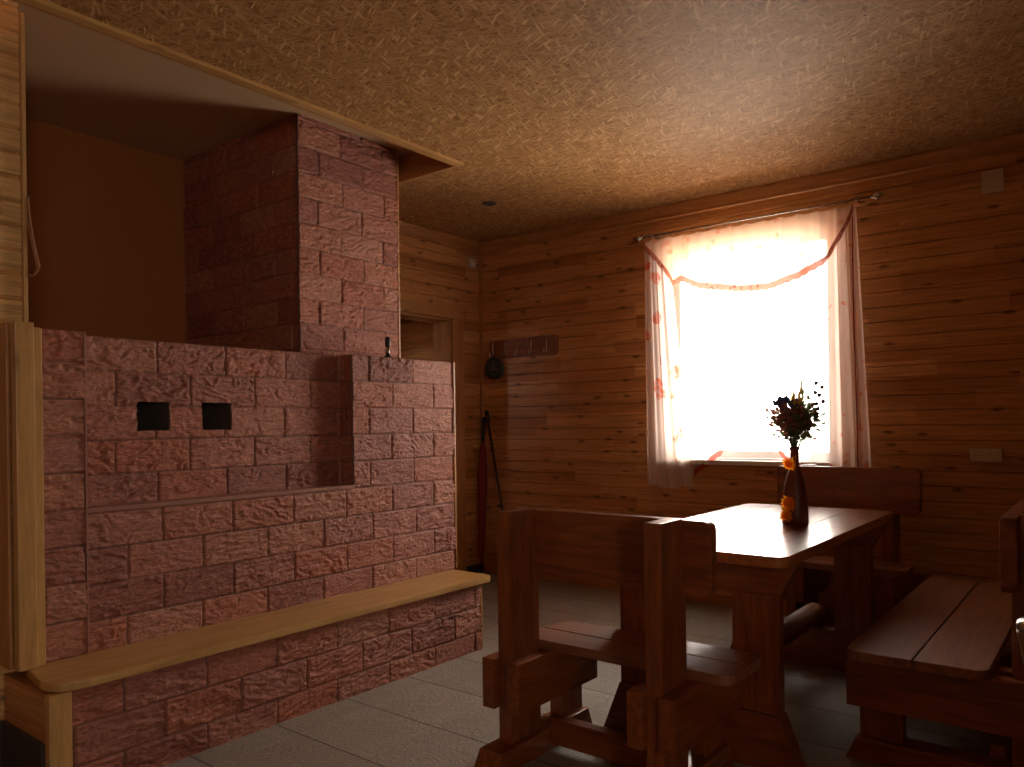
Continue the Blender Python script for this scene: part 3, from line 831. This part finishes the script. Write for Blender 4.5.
# side panels
cl, _ = cloth('curtain', M_floral, 4.715, 2.235, 2.535, ztop, lambda t: .765 + .008 * math.sin(9 * t), 4, .016, 'Sheer floral tulle curtain panel hanging on the left side of the window', 'curtain', 2, taper=lambda t, s: (1 - t) * (.12 * (1 - s) - .04 * s))
crt, _ = cloth('curtain', M_pink, 4.712, 1.122, 1.335, ztop, lambda t: .80, 3, .010, 'Sheer pink floral tulle curtain panel hanging on the right side of the window', 'curtain', 4, taper=lambda t, s: -(1 - t) * 0.02 * s + (1 - t) * .05 * (1 - s))
bm = bmesh.new(); tube(bm, [(4.688, 1.185, 2.40), (4.688, 1.185, 1.8), (4.688, 1.175, 1.3), (4.688, 1.17, .9)], .0035, 6)
obj('red_seam', bm, M_border, crt)
# middle sheer, its hem drawn up in the centre
hemY = interp([(1.30, .93), (1.55, .93), (1.60, .95), (1.66, 1.05), (1.76, 1.08), (1.86, 1.08), (1.96, 1.03), (2.08, .94), (2.13, .90), (2.22, .84)])
hm = lambda t: hemY(1.32 + (2.22 - 1.32) * t)
sh, _ = cloth('curtain', M_sheer, 4.745, 1.32, 2.22, ztop, hm, 9, .012, 'White sheer middle curtain with its hem drawn up in the centre of the window', 'curtain', 6)
hem_border(sh, M_border, 4.732, 1.52, 2.20, lambda t: hemY(1.52 + .68 * t) + .0, .035)
# valance
vh = interp([(1.17, 2.42), (1.19, 2.36), (1.235, 2.27), (1.33, 2.12), (1.48, 2.055), (1.67, 2.005), (1.86, 2.015), (2.13, 2.07), (2.24, 2.13), (2.30, 2.10), (2.33, 2.16), (2.42, 2.28), (2.50, 2.36), (2.53, 2.42)])
va, _ = cloth('valance', M_valance, 4.682, 1.17, 2.53, ztop, lambda t: vh(1.17 + 1.36 * t), 13, .010, 'Peach sheer valance with red lace hem swagged across the top of the window', 'valance', 8, ny=220, nz=24)
hem_border(va, M_lace, 4.664, 1.175, 2.52, lambda t: vh(1.175 + 1.345 * t), .038, 160)

# ================================================================== SMALL THINGS
def wall_box(name, y, z, wy, wz, d, mat, label, cat):
    o = empty(name, (XW, y, z), 0, label, cat); return o
vt = empty('wall_vent', (XW - .001, .507, 2.455), 0, 'Square cream vent cover high on the plank wall right of the window', 'vent')
bm = bmesh.new(); bx(bm, -.018, 0, -.050, .050, -.060, .060, .004); obj('cover', bm, M_cream, vt)
bm = bmesh.new()
for k in range(5): bx(bm, -.0215, -.0182, -.042, .042, -.045 + k * .02, -.037 + k * .02, .001)
obj('grille', bm, M_cream, vt)
so = empty('power_socket', (XW - .001, .552, 1.003), 0, 'Double white power socket on the plank wall right of the bench back', 'socket')
bm = bmesh.new(); bx(bm, -.03, 0, -.075, .075, -.036, .036, .005); obj('plate', bm, M_cream, so)
for s in (-.036, .036):
    bm = bmesh.new()
    tube(bm, [(-.0302, s, 0), (-.0345, s, 0)], [.024, .023], 20); k_ = obj('outlet', bm, M_cream, so)
    bm = bmesh.new(); 
    for e in (-.009, .009): tube(bm, [(-.0346, s + e, 0), (-.0352, s + e, 0)], .003, 8)
    obj('pin_hole', bm, M_black, k_)
sn = empty('motion_sensor', (4.68, YD - .001, 2.50), 0, 'Small white box fixed to the back wall just below the ceiling corner', 'sensor')
bm = bmesh.new(); bx(bm, -.035, .035, -.03, 0, -.035, .035, .006); obj('housing', bm, M_cream, sn)
bm = bmesh.new(); ball(bm, (0, -.031, -.008), .014, 12); obj('lens', bm, M_white, sn)
sp_ = empty('ceiling_spotlight', (3.956, 3.286, ZC), 0, 'Small round recessed spotlight in the strand board ceiling', 'ceiling light')
bm = bmesh.new(); lathe(bm, [(.026, -.002), (.046, -.002), (.044, -.009), (.030, -.011), (.026, -.006)], 28); obj('trim_ring', bm, plain('dark_ring', (.05, .045, .04), .4), sp_)
bm = bmesh.new(); lathe(bm, [(.001, -.005), (.025, -.005), (.025, -.001), (.001, -.001)], 20); obj('lens', bm, M_white, sp_)

# hook rack
hr = empty('hook_rack', (XW - .001, 3.66, 1.80), 0, 'Dark wooden rack with five pale metal hooks on the plank wall beside the corner', 'hook rack')
M_rack = wood('rack_wood', (0.14, .04, .014), (.22, .07, .025), (.30, .10, .035), 'Y', .5)
bm = bmesh.new(); prism(bm, rrect(-.34, .33, -.075, .075, .02), 'X', -.018, 0, .003); obj('board', bm, M_rack, hr)
for y in (.285, .155, .03, -.10, -.245):
    bm = bmesh.new(); tube(bm, [(-.019, y, .07), (-.024, y, .05), (-.024, y, -.045), (-.04, y, -.068), (-.058, y, -.06), (-.062, y, -.035)], .006, 8); ball(bm, (-.062, y, -.032), .009, 8)
    tube(bm, [(-.024, y, .045), (-.06, y, .062), (-.07, y, .075)], .005, 8); ball(bm, (-.07, y, .077), .008, 8)
    obj('hook', bm, M_chrome, hr)
# round plaque hanging from the first hook
pq = empty('hanging_plaque', (XW - .03, 3.925, 1.65), 0, 'Round dark green metal plaque hanging from the left hook of the rack', 'plaque')
bm = bmesh.new()
tube(bm, [(-.012, 0, 0), (.012, 0, 0)], [.085, .09], 36)
obj('disc', bm, M_plaque, pq)
bm = bmesh.new(); tube(bm, [(-.014, .083 * math.cos(a), .083 * math.sin(a)) for a in [2 * math.pi * k / 32 for k in range(33)]], .008, 8, False)
obj('rim', bm, plain('dark_bronze', (.06, .05, .035), .4, .5), pq)
bm = bmesh.new()
for a in (90, 210, 330):
    a = math.radians(a); tube(bm, [(-.015, 0, 0), (-.017, .045 * math.cos(a), .045 * math.sin(a))], [.014, .005], 8)
tube(bm, [(-.014, .05 * math.cos(a), .05 * math.sin(a)) for a in [2 * math.pi * k / 24 for k in range(25)]], .004, 6, False)
obj('relief', bm, plain('worn_bronze', (.14, .12, .08), .45, .4), pq)
bm = bmesh.new(); tube(bm, [(-.02, 0, .085), (-.031, .0, .11), (-.026, 0, .135)], .003, 6); obj('cord', bm, M_black, pq)

# closed umbrella and poker leaning in the corner
um = empty('closed_umbrella', (4.66, 4.0, 0), 0, 'Closed dark red umbrella with black handle leaning in the corner below the plaque', 'umbrella')
b0, b1 = Vector((0, 0, 0.01)), Vector((.115, .055, 1.27))
lerp = lambda t: b0.lerp(b1, t)
bm = bmesh.new(); tube(bm, [lerp(t) for t in (.06, .12, .35, .6, .78, .83)], [.008, .022, .033, .040, .028, .014], 14); obj('canopy', bm, M_red, um)
bm = bmesh.new(); tube(bm, [lerp(0), lerp(.06), lerp(.84)], [.003, .005, .005], 8); obj('shaft', bm, M_chrome, um)
bm = bmesh.new(); tube(bm, [lerp(.83), lerp(.9), lerp(.99)], [.013, .015, .017], 12); obj('handle', bm, M_black, um)
pk = empty('fire_poker', (4.60, 3.62, 0), 0, 'Thin black iron poker leaning against the plank wall beside the red umbrella', 'poker')
bm = bmesh.new(); tube(bm, [(.0, .0, .01), (.085, .19, .60), (.165, .375, 1.22)], [.009, .009, .009], 10); obj('shaft', bm, M_black, pk)
bm = bmesh.new(); tube(bm, [(.165, .375, 1.2201), (.176, .402, 1.31)], [.015, .017], 12); obj('handle', bm, M_black, pk)
bm = bmesh.new(); tube(bm, [(.088 + .022 * math.cos(a), .197 + .022 * math.sin(a), .56) for a in [2 * math.pi * k / 16 for k in range(17)]], .007, 8, False); obj('ring', bm, M_black, pk)

# small thing standing on the stove top
bl = empty('table_lighter', (2.768, 3.0, 1.5565), 0, 'Small black and silver lighter standing upright on top of the stove', 'lighter')
bm = bmesh.new(); lathe(bm, [(.022, 0), (.022, .006), (.010, .016), (.009, .02)], 20); obj('base', bm, M_black, bl)
bm = bmesh.new(); lathe(bm, [(.010, .0202), (.0105, .03), (.010, .058)], 16); obj('body', bm, M_chrome, bl)
bm = bmesh.new(); lathe(bm, [(.011, .0582), (.0135, .066), (.014, .098), (.010, .108), (.004, .110)], 16); obj('cap', bm, M_black, bl)

# strap at the wall edge
lp = empty('hanging_strap', (1.088, 3.045, 1.82), 0, 'Brown leather strap loop hanging at the left wall edge above the end post', 'strap')
bm = bmesh.new()
pts = []
for k in range(25):
    a = k / 24.0
    if a < .5: s = a * 2; pts.append((.002 + .034 * s ** 1.6, -.012, .20 - .235 * s))
    else: s = (a - .5) * 2; pts.append((.036 - .034 * s , -.012, -.035 - .045 * math.sin(s * 1.9) + .01 * s))
rings = []
for p in pts:
    rings.append([bm.verts.new((p[0], p[1] - .012, p[2])), bm.verts.new((p[0], p[1] + .012, p[2])), bm.verts.new((p[0] - .004, p[1] + .012, p[2] - .001)), bm.verts.new((p[0] - .004, p[1] - .012, p[2] - .001))])
for A, B in zip(rings, rings[1:]):
    for k in range(4): bm.faces.new((A[k], A[(k + 1) % 4], B[(k + 1) % 4], B[k]))
bm.faces.new(rings[0]); bm.faces.new(rings[-1][::-1])
bmesh.ops.recalc_face_normals(bm, faces=bm.faces[:])
obj('loop', bm, M_leather, lp)
bm = bmesh.new(); tube(bm, [(0, 0, .205), (.0, -.028, .205)], [.004, .006], 8); obj('nail', bm, M_chrome, lp)

# turned post at the right edge
np_ = empty('turned_post', (1.845, .118, 0), 0, 'Tan turned wooden post with a shiny cap cut off by the right picture edge', 'post')
bm = bmesh.new(); lathe(bm, [(.05, 0), (.05, .03), (.022, .05), (.02, .30), (.022, .60), (.030, .68), (.046, .765), (.047, .775)], 24); obj('shaft', bm, wood('olive_wood', (.16, .09, .02), (.26, .15, .04), (.36, .22, .07), 'Z', .35), np_)
bm = bmesh.new(); lathe(bm, [(.046, .7755), (.048, .785), (.044, .795), (.02, .80)], 24); obj('cap', bm, M_chrome, np_)
